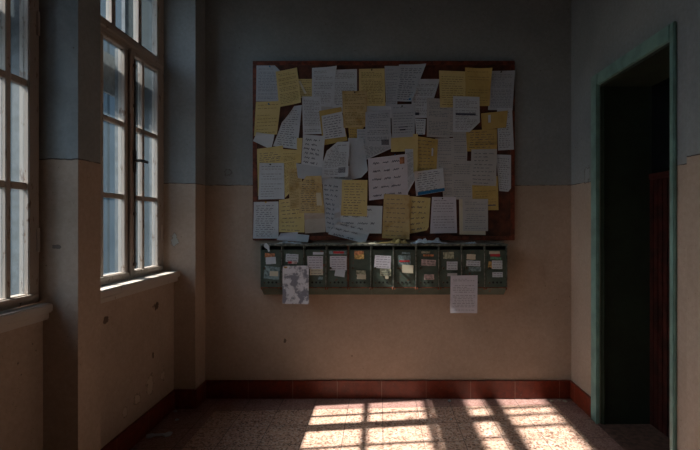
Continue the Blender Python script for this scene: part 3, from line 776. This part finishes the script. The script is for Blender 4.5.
# crumpled papers lying on the shelf
def crumple(label, px0, px1, y_top, y_bot, m, name='crumpled_paper', nn=26, seed=1, group='loose papers lying on the letterbox shelf'):
    rnd = random.Random(seed); bm = B(); X0 = (px0-CX)*(yf)/F; X1 = (px1-CX)*(yf)/F
    zt = ZT+.0145; hh = (y_bot-y_top)*yf/F
    nx, ny = 14, 5
    g = []
    for j in range(ny+1):
        row = []
        for i in range(nx+1):
            u, v = i/nx, j/ny
            ed = min(1, 5*min(u, 1-u)+.15)
            z = zt+hh*ed*(.25+.75*v)*abs(noise.noise(Vector((u*6+seed, v*3, seed*1.7)))*1.3+.35)*.9
            y = yf-.004+v*.085+rnd.uniform(-.004, .004)
            row.append(bm.verts.new((X0+(X1-X0)*u+rnd.uniform(-.003, .003), y, z)))
        g.append(row)
    for j in range(ny):
        for i in range(nx): bm.faces.new((g[j][i], g[j][i+1], g[j+1][i+1], g[j+1][i]))
    ret = bmesh.ops.extrude_face_region(bm, geom=bm.faces[:])
    bmesh.ops.translate(bm, verts=[x for x in ret['geom'] if isinstance(x, bmesh.types.BMVert)], vec=(0, 0, .0008))
    tag(obj(name, bm, PM[m]), label, 'paper', group)
crumple('crumpled white paper lying on the right half of the letterbox shelf', 411, 448, 236.5, 244, 'w', seed=3)
crumple('crumpled yellow sheet lying on the letterbox shelf below the long yellow pages', 379, 410, 238.5, 244, 'y', seed=5)
crumple('thin white scrap lying on the shelf below the tilted envelope', 352, 379, 240.5, 244, 'c', seed=8)
crumple('small white folded scrap on the shelf above the tenth letterbox', 467, 478, 241.5, 244, 'w', seed=9)
crumple('white folded paper lying on the shelf above the second letterbox', 277, 300, 240.5, 244, 'w', seed=12)
# tuft of paper stuffed in the first slot
bm = B(); rnd = random.Random(4)
c = at(267, 247.5, yf-.016); pts = [(-.020,.030),(-.006,.036),(.010,.020),(.022,.010),(.018,-.012),(.024,-.030),(.010,-.036),(.002,-.014),(-.016,-.004),(-.026,.012)]
prism(bm, [(c.x+a_, c.z+b_) for a_, b_ in pts], 'y', c.y, c.y+.003)
for v in bm.verts: v.co.y -= .006*noise.noise(v.co*40)
tag(obj('crumpled_paper', bm, PM['w']), 'tattered white scrap stuffed over the slot of the leftmost letterbox', 'paper')

# ------------------------------------------------------------------ litter on the floor
def litter(label, px, py, w, h, m, name, shape=None, rotz=0, t_=.004, seed=0):
    y = F*EYE/(py-CY); c = Vector(((px-CX)*y/F, y, 0)); rnd = random.Random(seed+int(px))
    bm = B()
    if shape is None:
        n = 9; shape = [(w/2*math.cos(2*math.pi*k/n)*rnd.uniform(.7, 1.1), h/2*math.sin(2*math.pi*k/n)*rnd.uniform(.7, 1.1)) for k in range(n)]
    ca, sa = math.cos(rotz), math.sin(rotz)
    prism(bm, [(c.x+a*ca-b_*sa, c.y+a*sa+b_*ca) for a, b_ in shape], 'z', .0005, t_)
    for v in bm.verts:
        if v.co.z > .002: v.co.z += rnd.uniform(0, t_*.6)
    tag(obj(name, bm, m), label, 'scrap' if 'paper' in name else 'chip', 'litter on the tiled floor')
bone = [(-.075,-.030),(-.045,-.034),(-.030,-.012),(.028,-.010),(.050,-.034),(.082,-.020),(.085,.016),(.060,.030),(.034,.014),(-.030,.010),(-.052,.026),(-.086,.012)]
litter('white torn paper scrap with two wide ends near the left wall', 159, 435.5, 0, 0, PM['w'], 'paper_scrap', bone, .18, .008)
litter('small pale chip nearest the dark corner of the left wall', 175.5, 411.5, .035, .03, PM['w'], 'plaster_chip', seed=1)
litter('small pale chip just above the torn paper scrap', 177, 420, .03, .03, PM['w'], 'plaster_chip', seed=2)
litter('white plaster crumb on the shadow band between the sunlit patches, by the baseboard', 449.5, 401, .03, .05, PM['w'], 'plaster_chip', seed=3)
litter('pale crumb in the right corner by the baseboard, leftmost of three', 552, 401.2, .03, .04, PM['c'], 'plaster_chip', seed=4)
litter('pale crumb in the right corner by the baseboard, middle of three', 559, 400.6, .025, .03, PM['c'], 'plaster_chip', seed=5)
litter('pale crumb in the right corner by the baseboard, rightmost of three', 565, 401.4, .035, .04, PM['c'], 'plaster_chip', seed=6)
litter('white crumb on the shadow band, further from the baseboard than its twin', 451, 419.5, .018, .02, PM['w'], 'plaster_chip', seed=7)

# ------------------------------------------------------------------ outside
bm = B(); box(bm, -60, 60, -60, 70, -1.3, -1.2); tag(obj('ground', bm, simple('courtyard_asphalt', (.06,.06,.06), .9)), kind='structure')
def building(name, label, y0, y1, h, mat, wm, floors, cols, louver=False):
    b = empty(name, (-16, (y0+y1)/2, -1.2)); tag(b, label, 'building')
    bm = B(); box(bm, -20, -14, y0, y1, -1.2, h); obj('wall', bm, mat, b)
    bm = B(); box(bm, -20.3, -13.7, y0-.0, y1+.0, h, h+.35, 0, .05); obj('roof', bm, M['outer'], b)
    st = (y1-y0)/cols
    for f_ in range(floors):
        for c_ in range(cols):
            yc = y0+st*(c_+.5); z0 = .2+f_*3.1
            bm = B(); box(bm, -14.0, -13.94, yc-.55, yc+.55, z0, z0+1.7)
            if louver:
                for k in range(14): box(bm, -13.94, -13.9, yc-.5, yc+.5, z0+.06+k*.115, z0+.12+k*.115)
            obj('window', bm, wm, b)
pale = simple('pale_render', (.05,.062,.07), .9, 0, .06, .5); bluew = simple('blue_grey_cladding', (.028,.042,.048), .8, 0, .15, 3)
wdark = simple('far_window', (.04,.048,.055), .4, 0, .1, 2)
building('apartment_building', 'pale rendered building seen through the nearer window', 12, 19.4, 17, pale, wdark, 5, 2)
building('apartment_building', 'blue grey clad building seen through the left panes of the farther window', 19.6, 22.6, 20, bluew, simple('blue_shutter', (.06,.10,.12), .6), 5, 1, True)
building('apartment_building', 'pale tall building seen through the right panes of the farther window', 22.8, 46, 26, pale, wdark, 0, 1)

# ------------------------------------------------------------------ light
sd = Vector((1, .12, -1/KS)).normalized()
L = bpy.data.lights.new('sun', 'SUN'); L.energy = 36.5; L.angle = math.radians(.9); L.color = (1.0, .80, .66)
so = bpy.data.objects.new('sun', L); so.rotation_euler = sd.to_track_quat('-Z', 'Y').to_euler(); so.location = (-10, 0, 12); COL.objects.link(so)
w = bpy.data.worlds.new('sky'); SC.world = w; w.use_nodes = True; nt = w.node_tree
bg = nt.nodes['Background']
sk = nt.nodes.new('ShaderNodeTexSky'); sk.sky_type = 'NISHITA'; sk.sun_disc = False; sk.sun_elevation = math.radians(45)
sk.sun_rotation = math.atan2(-1, -.12); sk.dust_density = 4
mx = nt.nodes.new('ShaderNodeMix'); mx.data_type = 'RGBA'; mx.inputs[0].default_value = .5
nt.links.new(sk.outputs[0], mx.inputs[6]); mx.inputs[7].default_value = (2.0, 2.75, 3.4, 1)
nt.links.new(mx.outputs[2], bg.inputs[0]); bg.inputs[1].default_value = 1.02

# ------------------------------------------------------------------ camera
cd = bpy.data.cameras.new('camera'); cd.sensor_width = 36; cd.lens = F/700*36
cd.shift_x = (350-CX)/700; cd.shift_y = -(225-CY)/700; cd.clip_end = 200; cd.clip_start = .05
co = bpy.data.objects.new('camera', cd); co.location = (0, 0, EYE); co.rotation_euler = (math.pi/2, 0, 0); COL.objects.link(co)
SC.camera = co
SC.view_settings.view_transform = 'Standard'; SC.view_settings.look = 'None'; SC.view_settings.gamma = 1
SC.view_settings.use_curve_mapping = False; SC.view_settings.exposure = -.6
cy = SC.cycles; cy.use_denoising = True
try: cy.denoiser = 'OPENIMAGEDENOISE'
except Exception: pass
cy.max_bounces = 10; cy.diffuse_bounces = 6; cy.transparent_max_bounces = 16; cy.caustics_reflective = False; cy.caustics_refractive = False
cy.sample_clamp_indirect = 6
